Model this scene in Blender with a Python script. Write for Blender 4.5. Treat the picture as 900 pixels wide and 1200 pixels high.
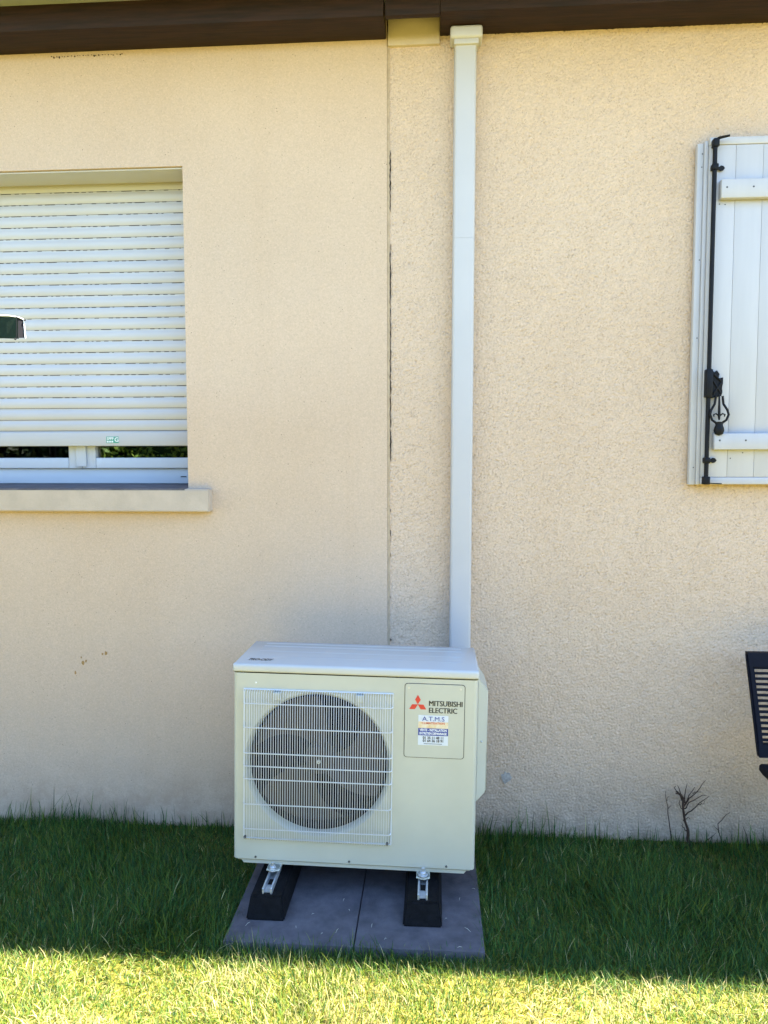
import bpy, bmesh, math, random
import numpy as np
from mathutils import Vector, Matrix
random.seed(7)
rng = np.random.default_rng(11)
for o in list(bpy.data.objects):
    bpy.data.objects.remove(o)
scene = bpy.context.scene
col = scene.collection
rad = math.radians

# ------------------------------------------------------------------ camera
cam_d = bpy.data.cameras.new('camera')
cam = bpy.data.objects.new('camera', cam_d)
col.objects.link(cam)
yaw, pitch, roll = rad(3.956), rad(3.818), rad(-0.07)
fw = Vector((-math.sin(yaw) * math.cos(pitch), math.cos(yaw) * math.cos(pitch), -math.sin(pitch)))
rt = Vector((math.cos(yaw), math.sin(yaw), 0))
up = rt.cross(fw)
rt2 = math.cos(roll) * rt + math.sin(roll) * up
up2 = -math.sin(roll) * rt + math.cos(roll) * up
m = Matrix((rt2, up2, -fw)).transposed().to_4x4()
m.translation = Vector((0, -2.95, 1.52))
cam.matrix_world = m
cam_d.sensor_fit = 'VERTICAL'
cam_d.sensor_height = 36.0
cam_d.lens = 26.0
cam_d.clip_start = 0.05
cam_d.clip_end = 500
scene.camera = cam
scene.render.resolution_x, scene.render.resolution_y = 768, 1024

# ------------------------------------------------------------------ sky, sun, exposure
SUN_EL, SUN_AZ = rad(62), rad(82.9)          # azimuth from +Y (behind the house) towards +X
world = bpy.data.worlds.new('World')
scene.world = world
world.use_nodes = True
wn = world.node_tree.nodes
wl = world.node_tree.links
sky = wn.new('ShaderNodeTexSky')
sky.sky_type = 'NISHITA'
sky.sun_disc = False
sky.sun_elevation = SUN_EL
sky.sun_rotation = SUN_AZ
sky.air_density = 1.0
sky.dust_density = 0.1
sky.ozone_density = 4.5
wl.new(sky.outputs[0], wn['Background'].inputs[0])
wn['Background'].inputs[1].default_value = 0.105

sun_d = bpy.data.lights.new('sun', 'SUN')
sun_d.energy = 5.0
sun_d.angle = rad(0.53)
sun_d.color = (1.0, 0.92, 0.78)
sun = bpy.data.objects.new('sun', sun_d)
col.objects.link(sun)
sv = Vector((math.cos(SUN_EL) * math.sin(SUN_AZ), math.cos(SUN_EL) * math.cos(SUN_AZ), math.sin(SUN_EL)))
sun.rotation_euler = sv.to_track_quat('Z', 'Y').to_euler()
sun.location = sv * 20

vs = scene.view_settings
vs.view_transform = 'Standard'
vs.look = 'None'
vs.gamma = 1.0
vs.use_curve_mapping = False
vs.exposure = 2.96
scene.render.engine = 'CYCLES'
scene.cycles.max_bounces = 6
scene.cycles.diffuse_bounces = 3
scene.cycles.transparent_max_bounces = 8


# ------------------------------------------------------------------ materials
def mat(name, color, rough=0.6, spec=0.5, metal=0.0, var=0.0, vscale=8.0, bump=0.0, bscale=200.0,
        color2=None, stretch=(1, 1, 1), bdist=0.002, bdetail=3.0):
    M = bpy.data.materials.new(name)
    M.use_nodes = True
    nt = M.node_tree
    N, L = nt.nodes, nt.links
    b = N['Principled BSDF']
    b.inputs['Base Color'].default_value = (*color, 1)
    b.inputs['Roughness'].default_value = rough
    b.inputs['Specular IOR Level'].default_value = spec
    b.inputs['Metallic'].default_value = metal
    if var > 0 or color2 or bump > 0:
        tc = N.new('ShaderNodeTexCoord')
        mp = N.new('ShaderNodeMapping')
        mp.inputs['Scale'].default_value = stretch
        L.new(tc.outputs['Object'], mp.inputs[0])
    if var > 0 or color2:
        n = N.new('ShaderNodeTexNoise')
        n.inputs['Scale'].default_value = vscale
        n.inputs['Detail'].default_value = 5
        n.inputs['Roughness'].default_value = 0.6
        L.new(mp.outputs[0], n.inputs['Vector'])
        mx = N.new('ShaderNodeMix')
        mx.data_type = 'RGBA'
        c2 = color2 or tuple(c * (1 - var) for c in color)
        mx.inputs[6].default_value = (*color, 1)
        mx.inputs[7].default_value = (*c2, 1)
        cr = N.new('ShaderNodeMapRange')
        cr.inputs[1].default_value = 0.35
        cr.inputs[2].default_value = 0.65
        L.new(n.outputs[0], cr.inputs[0])
        L.new(cr.outputs[0], mx.inputs[0])
        L.new(mx.outputs[2], b.inputs['Base Color'])
    if bump > 0:
        n2 = N.new('ShaderNodeTexNoise')
        n2.inputs['Scale'].default_value = bscale
        n2.inputs['Detail'].default_value = bdetail
        L.new(mp.outputs[0], n2.inputs['Vector'])
        bp = N.new('ShaderNodeBump')
        bp.inputs['Strength'].default_value = bump
        bp.inputs['Distance'].default_value = bdist
        L.new(n2.outputs[0], bp.inputs['Height'])
        L.new(bp.outputs[0], b.inputs['Normal'])
    return M


def wall_mat(name, base, fine, stain_col):
    """lime render: base tone with faint blotches, dark specks for pit shade and grime, damp splash patches low down, rust drips"""
    M = bpy.data.materials.new(name)
    M.use_nodes = True
    nt = M.node_tree
    N, L = nt.nodes, nt.links
    b = N['Principled BSDF']
    b.inputs['Roughness'].default_value = 0.92
    b.inputs['Specular IOR Level'].default_value = 0.2
    tc = N.new('ShaderNodeTexCoord')

    def noise(scale, detail=4, rough=0.55, vec=None):
        n = N.new('ShaderNodeTexNoise')
        n.inputs['Scale'].default_value = scale
        n.inputs['Detail'].default_value = detail
        n.inputs['Roughness'].default_value = rough
        L.new(vec or tc.outputs['Object'], n.inputs['Vector'])
        return n.outputs[0]

    def rng_(v, a, c, lo=0.0, hi=1.0):
        r = N.new('ShaderNodeMapRange')
        for i, q in enumerate((a, c, lo, hi)):
            r.inputs[i + 1].default_value = q
        L.new(v, r.inputs[0])
        return r.outputs[0]

    def mix(f, c1, c2):
        x = N.new('ShaderNodeMix')
        x.data_type = 'RGBA'
        L.new(f, x.inputs[0])
        for i, c in ((6, c1), (7, c2)):
            if isinstance(c, tuple):
                x.inputs[i].default_value = (*c, 1)
            else:
                L.new(c, x.inputs[i])
        return x.outputs[2]

    def mul(a, c):
        x = N.new('ShaderNodeMath')
        x.operation = 'MULTIPLY'
        L.new(a, x.inputs[0])
        if isinstance(c, float):
            x.inputs[1].default_value = c
        else:
            L.new(c, x.inputs[1])
        return x.outputs[0]

    blot = rng_(noise(1.3, 5, 0.6), 0.35, 0.68)
    c = mix(blot, base, tuple(q * k for q, k in zip(base, (0.93, 0.91, 0.88))))
    grain = rng_(noise(170, 2, 0.8), 0.40, 0.66)
    c = mix(mul(grain, 0.28), c, tuple(q * 0.72 for q in base))
    # sand grains of the coat, each its own tone
    vg = N.new('ShaderNodeTexVoronoi')
    vg.inputs['Scale'].default_value = 190 if fine else 165
    L.new(tc.outputs['Object'], vg.inputs['Vector'])
    sg = N.new('ShaderNodeSeparateColor')
    L.new(vg.outputs['Color'], sg.inputs[0])
    c = mix(mul(rng_(sg.outputs[0], 0.45, 1.0), 0.22 if fine else 0.32), c, tuple(q * 0.62 for q in base))
    c = mix(mul(rng_(sg.outputs[1], 0.60, 1.0), 0.24 if fine else 0.22), c, tuple(min(1, q * 1.22) for q in base))
    # tiny dark specks: shade of the pits painted into the colour, with grime
    v = N.new('ShaderNodeTexVoronoi')
    v.inputs['Scale'].default_value = 75 if fine else 150
    L.new(tc.outputs['Object'], v.inputs['Vector'])
    spk = rng_(v.outputs['Distance'], 0.10, 0.16, 1.0, 0.0) if fine else rng_(v.outputs['Distance'], 0.17, 0.27, 1.0, 0.0)
    gate = rng_(noise(23, 2), 0.56, 0.66) if fine else rng_(noise(30, 3), 0.42, 0.60)
    c = mix(mul(mul(spk, gate), 0.75 if fine else 0.6), c, (0.10, 0.075, 0.05) if fine else (0.17, 0.12, 0.085))
    # damp soil splash in patches close to the ground
    sx = N.new('ShaderNodeSeparateXYZ')
    L.new(tc.outputs['Object'], sx.inputs[0])
    low = rng_(sx.outputs['Z'], 0.0, 0.30, 1.0, 0.0)
    pat = rng_(noise(7, 6, 0.7), 0.36, 0.60)
    c = mix(mul(mul(low, pat), 0.7), c, stain_col)
    # faint vertical run-off streaks
    mp = N.new('ShaderNodeMapping')
    mp.inputs['Scale'].default_value = (5, 5, 0.35)
    L.new(tc.outputs['Object'], mp.inputs[0])
    st = rng_(noise(1.6, 4, 0.6, mp.outputs[0]), 0.54, 0.74)
    c = mix(mul(st, 0.12), c, tuple(q * k for q, k in zip(base, (0.78, 0.72, 0.62))))
    L.new(c, b.inputs['Base Color'])
    bp = N.new('ShaderNodeBump')
    bp.inputs['Strength'].default_value = 0.55 if fine else 0.7
    bp.inputs['Distance'].default_value = 0.003 if fine else 0.0022
    L.new(noise(150 if fine else 165, 4, 0.75), bp.inputs['Height'])
    L.new(bp.outputs[0], b.inputs['Normal'])
    return M


WALL = (0.602, 0.455, 0.328)
M_wall_s = wall_mat('render_smooth', WALL, True, (0.36, 0.24, 0.155))
M_wall_r = wall_mat('render_rough', tuple(q * 1.08 for q in WALL), False, (0.36, 0.25, 0.165))
M_block = mat('plaster_block', (0.53, 0.435, 0.33), 0.9, 0.2, var=0.08, vscale=20, bump=0.4, bscale=300)
M_sill = mat('sill_render', (0.53, 0.435, 0.34), 0.9, 0.2, var=0.12, vscale=14, bump=0.5, bscale=260)
M_silltop = mat('sill_top', (0.14, 0.13, 0.145), 0.7, 0.3, var=0.35, vscale=18, bump=0.4, bscale=200)
M_wood = mat('brown_wood', (0.026, 0.0095, 0.0055), 0.6, 0.3, var=0.65, vscale=9, stretch=(0.6, 8, 8), bump=0.4, bscale=30)
M_wood_d = mat('dark_wood', (0.010, 0.0065, 0.0075), 0.62, 0.35, var=0.5, vscale=9, stretch=(0.6, 8, 8), bump=0.4, bscale=30)
M_soffit = mat('soffit_paint', (0.30, 0.31, 0.29), 0.7, 0.3, var=0.12, vscale=6)
M_tile = mat('roof_tile', (0.30, 0.13, 0.08), 0.85, 0.2, var=0.4, vscale=5)
M_crack = mat('crack_dark', (0.02, 0.016, 0.013), 0.9, 0.1)
M_plug = mat('joint_filler', (0.50, 0.38, 0.25), 0.9, 0.2, var=0.2, vscale=40)
M_patch = mat('filler_patch', (0.50, 0.46, 0.41), 0.9, 0.2, var=0.4, vscale=60, bump=0.7, bscale=160)
M_rust = mat('rust_stain', (0.40, 0.24, 0.09), 0.9, 0.2, var=0.3, vscale=200)
M_slat = mat('shutter_pvc', (0.50, 0.49, 0.475), 0.38, 0.45, var=0.04, vscale=3)
M_pvc = mat('window_pvc', (0.56, 0.59, 0.62), 0.32, 0.5, var=0.03, vscale=4)
M_slot = mat('slot_dark', (0.012, 0.012, 0.011), 0.9, 0.1)
M_label = mat('green_label', (0.08, 0.33, 0.24), 0.5)
M_white = mat('white_print', (0.82, 0.82, 0.80), 0.5)
M_shut = mat('shutter_white', (0.475, 0.46, 0.46), 0.42, 0.45, var=0.05, vscale=5, stretch=(6, 6, 0.6), bump=0.05, bscale=60)
M_iron = mat('black_iron', (0.006, 0.006, 0.008), 0.55, 0.2, var=0.4, vscale=60, bump=0.2, bscale=180)
M_screw = mat('screw_dark', (0.05, 0.05, 0.05), 0.5, 0.5)
M_steel = mat('zinc_steel', (0.62, 0.64, 0.66), 0.38, 0.5, metal=0.7, var=0.15, vscale=60)
M_duct = mat('duct_pvc', (0.485, 0.465, 0.455), 0.4, 0.45, var=0.05, vscale=3)
M_body = mat('unit_paint', (0.475, 0.468, 0.385), 0.36, 0.5, var=0.07, vscale=5, bump=0.05, bscale=700, bdist=0.0005)
M_lid = mat('unit_lid', (0.49, 0.49, 0.46), 0.22, 0.5, var=0.04, vscale=3)  # casing paint, lightened and cooled to put sky reflection into the colour
M_grille = mat('grille_wire', (0.60, 0.61, 0.60), 0.35, 0.5)
M_fan = mat('fan_plastic', (0.058, 0.045, 0.036), 0.55, 0.15)
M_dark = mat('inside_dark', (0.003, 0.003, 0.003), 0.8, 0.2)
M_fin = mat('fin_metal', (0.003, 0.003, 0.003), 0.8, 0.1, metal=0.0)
M_red = mat('logo_red', (0.60, 0.045, 0.03), 0.45)
M_black = mat('print_black', (0.02, 0.02, 0.02), 0.5)
M_navy = mat('print_navy', (0.02, 0.04, 0.25), 0.5)
M_orange = mat('print_orange', (0.66, 0.46, 0.22), 0.5, color2=(0.72, 0.62, 0.45), vscale=60)
M_stick = mat('sticker_white', (0.58, 0.61, 0.65), 0.35)
M_rubber = mat('black_rubber', (0.007, 0.007, 0.008), 0.8, 0.15, var=0.6, vscale=50, bump=0.8, bscale=220, bdist=0.003)
M_slab = mat('grey_slab', (0.105, 0.098, 0.108), 0.75, 0.3, color2=(0.062, 0.058, 0.064), vscale=14, bump=0.7, bscale=180)
M_chair = mat('chair_navy', (0.004, 0.0045, 0.010), 0.6, 0.12, var=0.3, vscale=12)
M_twig = mat('dry_twig', (0.075, 0.045, 0.030), 0.85, 0.2, var=0.4, vscale=60)
M_straw = mat('dry_straw', (0.42, 0.40, 0.33), 0.7, 0.2)
M_canvas = mat('green_canvas', (0.012, 0.028, 0.015), 0.85, 0.2, var=0.35, vscale=30, bump=0.3, bscale=500)
M_trim = mat('white_piping', (0.78, 0.78, 0.74), 0.6)
M_canvas_in = mat('canvas_lining', (0.008, 0.008, 0.011), 0.85, 0.2, var=0.2, vscale=30)
M_gutter = mat('zinc_gutter', (0.35, 0.36, 0.37), 0.4, 0.5, metal=0.6)
M_core = mat('hedge_core', (0.02, 0.04, 0.01), 0.95, 0.1, var=0.5, vscale=12)
M_bark = mat('bark', (0.09, 0.065, 0.045), 0.9, 0.2, var=0.4, vscale=20)


def glass_mat():
    M = bpy.data.materials.new('window_glass')
    M.use_nodes = True
    N, L = M.node_tree.nodes, M.node_tree.links
    N.remove(N['Principled BSDF'])
    fr = N.new('ShaderNodeFresnel')
    fr.inputs[0].default_value = 2.4
    tr = N.new('ShaderNodeBsdfTransparent')
    tr.inputs[0].default_value = (0.75, 0.8, 0.78, 1)
    gl = N.new('ShaderNodeBsdfGlossy')
    gl.inputs['Roughness'].default_value = 0.01
    mx = N.new('ShaderNodeMixShader')
    L.new(fr.outputs[0], mx.inputs[0])
    L.new(tr.outputs[0], mx.inputs[1])
    L.new(gl.outputs[0], mx.inputs[2])
    L.new(mx.outputs[0], N['Material Output'].inputs[0])
    return M


M_glass = glass_mat()


def leaf_mat(name, translucent=0.35, attr=True, color=(0.05, 0.1, 0.02)):
    M = bpy.data.materials.new(name)
    M.use_nodes = True
    N, L = M.node_tree.nodes, M.node_tree.links
    b = N['Principled BSDF']
    b.inputs['Roughness'].default_value = 0.55
    b.inputs['Specular IOR Level'].default_value = 0.3
    t = N.new('ShaderNodeBsdfTranslucent')
    mx = N.new('ShaderNodeMixShader')
    mx.inputs[0].default_value = translucent
    if attr:
        a = N.new('ShaderNodeAttribute')
        a.attribute_name = 'tint'
        L.new(a.outputs['Color'], b.inputs['Base Color'])
        L.new(a.outputs['Color'], t.inputs[0])
    else:
        b.inputs['Base Color'].default_value = (*color, 1)
        t.inputs[0].default_value = (*color, 1)
    L.new(b.outputs[0], mx.inputs[1])
    L.new(t.outputs[0], mx.inputs[2])
    L.new(mx.outputs[0], N['Material Output'].inputs[0])
    return M


M_grass = leaf_mat('grass_blade', 0.4)
M_leaf = leaf_mat('hedge_leaf', 0.3)


# ------------------------------------------------------------------ mesh helpers
def link(name, data, parent=None):
    o = bpy.data.objects.new(name, data)
    col.objects.link(o)
    if parent is not None:
        o.parent = parent
    return o


class MB:
    def __init__(self):
        self.b = bmesh.new()
        self.mi = 0

    def _add(self, vs_, fs):
        v = [self.b.verts.new(p) for p in vs_]
        out = []
        for f in fs:
            try:
                q = self.b.faces.new([v[i] for i in f])
                q.material_index = self.mi
                out.append(q)
            except ValueError:
                pass
        return v, out

    def box(self, x0, x1, y0, y1, z0, z1, bev=0.0, seg=2):
        v, f = self._add([(x0, y0, z0), (x1, y0, z0), (x1, y1, z0), (x0, y1, z0),
                          (x0, y0, z1), (x1, y0, z1), (x1, y1, z1), (x0, y1, z1)],
                         [(3, 2, 1, 0), (4, 5, 6, 7), (0, 1, 5, 4), (1, 2, 6, 5), (2, 3, 7, 6), (3, 0, 4, 7)])
        if bev > 0:
            es = set(e for q in f for e in q.edges)
            bmesh.ops.bevel(self.b, geom=list(es), offset=bev, segments=seg, affect='EDGES', profile=0.5)
        return self

    def prism(self, pts, y0, y1):
        """polygon in x,z (counter-clockwise seen from the camera side) extruded y0 (front) to y1"""
        n = len(pts)
        vs_ = [(x, y0, z) for x, z in pts] + [(x, y1, z) for x, z in pts]
        fs = [tuple(range(n)), tuple(range(2 * n - 1, n - 1, -1))]
        fs += [(i + n, (i + 1) % n + n, (i + 1) % n, i) for i in range(n)]
        self._add(vs_, fs)
        return self

    def tube(self, pts, r, n=8, cap=True):
        pts = [Vector(p) for p in pts]
        rs = r if isinstance(r, (list, tuple)) else [r] * len(pts)
        rings = []
        prev = None
        for i, p in enumerate(pts):
            d = (pts[min(i + 1, len(pts) - 1)] - pts[max(i - 1, 0)]).normalized()
            if prev is None:
                a = Vector((0, 0, 1)) if abs(d.z) < 0.9 else Vector((1, 0, 0))
                u = d.cross(a).normalized()
            else:
                u = (prev - d * prev.dot(d)).normalized()
            prev = u
            w = d.cross(u)
            rings.append([p + rs[i] * (math.cos(2 * math.pi * k / n) * u + math.sin(2 * math.pi * k / n) * w) for k in range(n)])
        vs_ = [q for ring in rings for q in ring]
        fs = []
        for i in range(len(rings) - 1):
            for k in range(n):
                k2 = (k + 1) % n
                fs.append((i * n + k, i * n + k2, (i + 1) * n + k2, (i + 1) * n + k))
        if cap:
            fs.append(tuple(range(n - 1, -1, -1)))
            fs.append(tuple((len(rings) - 1) * n + k for k in range(n)))
        self._add(vs_, fs)
        return self

    def lathe(self, c, prof, n=48, axis='y', cap=False):
        """prof: list of (radius, offset along axis)"""
        vs_ = []
        for r, t in prof:
            for k in range(n):
                a = 2 * math.pi * k / n
                if axis == 'y':
                    vs_.append((c[0] + r * math.cos(a), c[1] + t, c[2] + r * math.sin(a)))
                else:
                    vs_.append((c[0] + r * math.cos(a), c[1] + r * math.sin(a), c[2] + t))
        fs = []
        for i in range(len(prof) - 1):
            for k in range(n):
                k2 = (k + 1) % n
                fs.append((i * n + k, i * n + k2, (i + 1) * n + k2, (i + 1) * n + k))
        if cap:
            fs.append(tuple(range(n)))
            fs.append(tuple((len(prof) - 1) * n + k for k in range(n)))
        self._add(vs_, fs)
        return self

    def mesh(self, name, mats, smooth=False, angle=40, recalc=True):
        if recalc:
            bmesh.ops.recalc_face_normals(self.b, faces=self.b.faces[:])
        me = bpy.data.meshes.new(name)
        self.b.to_mesh(me)
        self.b.free()
        for q in (mats if isinstance(mats, (list, tuple)) else [mats]):
            me.materials.append(q)
        if smooth:
            me.polygons.foreach_set('use_smooth', [True] * len(me.polygons))
            me.set_sharp_from_angle(angle=rad(angle))
        return me

    def build(self, name, mats, parent=None, smooth=False, angle=40, recalc=True):
        return link(name, self.mesh(name, mats, smooth, angle, recalc), parent)


def tag(o, label=None, cat=None, group=None, kind=None):
    for k, v in (('label', label), ('category', cat), ('group', group), ('kind', kind)):
        if v:
            o[k] = v
    return o


def empty(name, loc, label, cat, group=None, rot=(0, 0, 0)):
    o = link(name, None)
    o.location = loc
    o.rotation_euler = rot
    o.empty_display_size = 0.1
    return tag(o, label, cat, group)


def text_mesh(txt, size, x, z, y, mat_, bold=0.0, sx=1.0, shear=0.0, align='LEFT', spacing=1.0, width=None):
    """flat print standing in the x,z plane facing -y; width = total print width"""
    cu = bpy.data.curves.new('lettering', 'FONT')
    cu.body = txt
    cu.size = size
    cu.offset = bold
    cu.shear = shear
    cu.align_x = align
    cu.space_character = spacing
    cu.resolution_u = 3
    t = bpy.data.objects.new('lettering', cu)
    col.objects.link(t)
    dg = bpy.context.evaluated_depsgraph_get()
    me = bpy.data.meshes.new_from_object(t.evaluated_get(dg))
    bpy.data.objects.remove(t)
    co = np.zeros(len(me.vertices) * 3)
    me.vertices.foreach_get('co', co)
    co = co.reshape(-1, 3)
    if width:
        w = co[:, 0].max() - co[:, 0].min()
        sx = width / w
        if align == 'LEFT':
            co[:, 0] -= co[:, 0].min()
    out = np.stack([co[:, 0] * sx + x, np.full(len(co), y), co[:, 1] + z], 1)
    me.vertices.foreach_set('co', out.ravel())
    me.materials.clear()
    me.materials.append(mat_)
    me.update()
    return me


def field(nz, nx, step, wl_lo, wl_hi, seed):
    """band-limited random field, unit variance; wavelengths in metres"""
    g = np.random.default_rng(seed).standard_normal((nz, nx))
    f = np.fft.rfft2(g)
    kz = np.fft.fftfreq(nz, step)[:, None]
    kx = np.fft.rfftfreq(nx, step)[None, :]
    k = np.sqrt(kz ** 2 + kx ** 2)
    f *= np.exp(-(k * wl_lo * 0.7) ** 2) * (1 - np.exp(-(k * wl_hi) ** 2))
    h = np.fft.irfft2(f, s=(nz, nx))
    return h / h.std()


def np_mesh(name, verts, quads=None, tris=None, smooth=False):
    me = bpy.data.meshes.new(name)
    loops = []
    starts = []
    tot = 0
    nq = 0 if quads is None else len(quads)
    nt_ = 0 if tris is None else len(tris)
    me.vertices.add(len(verts))
    me.vertices.foreach_set('co', np.asarray(verts, np.float32).ravel())
    me.loops.add(nq * 4 + nt_ * 3)
    me.polygons.add(nq + nt_)
    lv = np.concatenate([a.ravel() for a in (quads, tris) if a is not None]).astype(np.int32)
    me.loops.foreach_set('vertex_index', lv)
    ls = np.concatenate([np.arange(nq) * 4, nq * 4 + np.arange(nt_) * 3]).astype(np.int32)
    me.polygons.foreach_set('loop_start', ls)
    if smooth:
        me.polygons.foreach_set('use_smooth', np.ones(nq + nt_, bool))
    me.update(calc_edges=True)
    me.validate()
    return me


# ================================================================== GROUND
gm = MB()
gm._add([(-60, -80, 0), (60, -80, 0), (60, 60, 0), (-60, 60, 0)], [(0, 1, 2, 3)])


def lawn_mat():
    M = bpy.data.materials.new('lawn_soil')
    M.use_nodes = True
    N, L = M.node_tree.nodes, M.node_tree.links
    b = N['Principled BSDF']
    b.inputs['Roughness'].default_value = 0.9
    b.inputs['Specular IOR Level'].default_value = 0.15
    tc = N.new('ShaderNodeTexCoord')
    n = N.new('ShaderNodeTexNoise')
    n.inputs['Scale'].default_value = 40
    n.inputs['Detail'].default_value = 6
    L.new(tc.outputs['Object'], n.inputs['Vector'])
    n2 = N.new('ShaderNodeTexNoise')
    n2.inputs['Scale'].default_value = 1.5
    n2.inputs['Detail'].default_value = 4
    L.new(tc.outputs['Object'], n2.inputs['Vector'])
    r = N.new('ShaderNodeValToRGB')
    e = r.color_ramp.elements
    e[0].position, e[0].color = 0.3, (0.095, 0.085, 0.014, 1)
    e[1].position, e[1].color = 0.72, (0.27, 0.225, 0.045, 1)
    L.new(n.outputs[0], r.inputs[0])
    mx = N.new('ShaderNodeMix')
    mx.data_type = 'RGBA'
    mx.inputs[7].default_value = (0.32, 0.255, 0.07, 1)
    mr = N.new('ShaderNodeMapRange')
    mr.inputs[1].default_value, mr.inputs[2].default_value, mr.inputs[4].default_value = 0.5, 0.7, 0.6
    L.new(n2.outputs[0], mr.inputs[0])
    L.new(mr.outputs[0], mx.inputs[0])
    L.new(r.outputs[0], mx.inputs[6])
    L.new(mx.outputs[2], b.inputs['Base Color'])
    return M


M_lawn = lawn_mat()
tag(gm.build('ground', M_lawn), kind='structure')

# ================================================================== HOUSE
house = empty('house', (0, 0, 0), 'cream rendered house wall with dark timber under the eaves', 'house')
JX = -0.190                       # joint between the two wall sections
WX0, WX1, WZ0, WZ1 = -2.30, -1.0, 1.405, 2.69     # window opening
YS = -0.007                       # smooth section stands a little proud
# smooth section, one mesh with the opening and its reveals
w = MB()
xs = [-6.0, WX0, WX1, JX]
zs = [-0.3, WZ0, WZ1, 3.30]
for i in range(3):
    for j in range(3):
        if i == 1 and j == 1:
            continue
        w._add([(xs[i], YS, zs[j]), (xs[i + 1], YS, zs[j]), (xs[i + 1], YS, zs[j + 1]), (xs[i], YS, zs[j + 1])], [(0, 1, 2, 3)])
RV = 0.30
w._add([(WX0, YS, WZ0), (WX0, RV, WZ0), (WX0, RV, WZ1), (WX0, YS, WZ1)], [(0, 1, 2, 3)])
w._add([(WX1, YS, WZ0), (WX1, YS, WZ1), (WX1, 0.183, WZ1), (WX1, 0.183, WZ0)], [(0, 1, 2, 3)])
w._add([(WX0, YS, WZ1), (WX0, RV, WZ1), (WX1, RV, WZ1), (WX1, YS, WZ1)], [(0, 1, 2, 3)])
w._add([(WX0, YS, WZ0), (WX1, YS, WZ0), (WX1, RV, WZ0), (WX0, RV, WZ0)], [(0, 1, 2, 3)])
w._add([(JX, YS, -0.3), (JX, 0.30, -0.3), (JX, 0.30, 3.3), (JX, YS, 3.3)], [(0, 1, 2, 3)])
bmesh.ops.remove_doubles(w.b, verts=w.b.verts[:], dist=1e-5)
tag(w.build('wall', M_wall_s, house, recalc=False), 'smooth finely grained render left of the vertical joint')

# roughcast section: real relief as far as the lens and a step beyond can tell
st = 0.0034
x0r, x1r, z0r, z1r = JX + 0.006, 1.52, -0.06, 3.28
nx = int((x1r - x0r) / st) + 1
nz = int((z1r - z0r) / st) + 1
hf = field(nz, nx, st, 0.0075, 0.018, 3)
hf2 = field(nz, nx, st, 0.05, 0.4, 4)
h = np.clip(hf, -2.4, 0.9) * 0.0014 + hf2 * 0.00045
pits = np.clip(-hf - 1.7, 0, 1) * 0.003
h = h - pits
X, Z = np.meshgrid(np.linspace(x0r, x1r, nx), np.linspace(z0r, z1r, nz))
co = np.stack([X, -h, Z], -1).reshape(-1, 3)
idx = np.arange(nx * nz).reshape(nz, nx)
q = np.stack([idx[:-1, :-1], idx[:-1, 1:], idx[1:, 1:], idx[1:, :-1]], -1).reshape(-1, 4)
me = np_mesh('wall', co, quads=q, smooth=True)
me.materials.append(M_wall_r)
tag(link('wall', me, house), 'coarse roughcast render right of the vertical joint')
w = MB()
w._add([(x1r, 0, -0.3), (6, 0, -0.3), (6, 0, 3.3), (x1r, 0, 3.3)], [(0, 1, 2, 3)])
w.box(-6, 6, 0.305, 0.40, -0.3, 3.3) if False else None
w.build('wall', M_wall_r, house, recalc=False)
# closed shell of the house behind
w = MB()
w._add([(6, 0, -.3), (6, 7, -.3), (6, 7, 3.3), (6, 0, 3.3)], [(0, 1, 2, 3)])
w._add([(-6, 7, -.3), (-6, YS, -.3), (-6, YS, 3.3), (-6, 7, 3.3)], [(0, 1, 2, 3)])
w._add([(6, 7, -.3), (-6, 7, -.3), (-6, 7, 3.3), (6, 7, 3.3)], [(0, 1, 2, 3)])
w.build('shell', M_wall_s, house, recalc=False)

# joint between the two sections: filler strip with an open ragged crack on its right
c = MB()
zc = 0.0
while zc < 3.12:
    dz = random.uniform(0.03, 0.09)
    xo = random.uniform(-0.001, 0.001)
    c.box(JX + 0.0005, JX + 0.0095 + xo, -0.0035, 0.02, zc, zc + dz)
    zc += dz
c.build('joint_strip', M_plug, house)
zc = 0.80
while zc < 2.70:
    ln = random.uniform(0.12, 0.40)
    gap = random.uniform(0.001, 0.008)
    if zc < 1.45:
        gap = random.uniform(0.05, 0.22)
        ln = random.uniform(0.008, 0.03)
    elif 2.30 < zc < 2.44:
        gap = random.uniform(0.08, 0.14)
        ln = random.uniform(0.01, 0.03)
    wd = random.uniform(0.0020, 0.0034)
    n = max(2, int(ln / 0.012))
    xm = JX + 0.0125
    L_, R_ = [], []
    for k in range(n + 1):
        xo = random.uniform(-0.0017, 0.0017)
        ww = wd * (0.2 if k in (0, n) else random.uniform(0.3, 1.5)) / 2
        L_.append((xm + xo - ww, zc + ln * k / n))
        R_.append((xm + xo + ww, zc + ln * k / n))
    cr = MB()
    cr.prism(L_[::-1][::-1] + R_[::-1], -0.0045, 0.01)
    cr.build('crack', M_crack, house)
    zc += ln + gap

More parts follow.
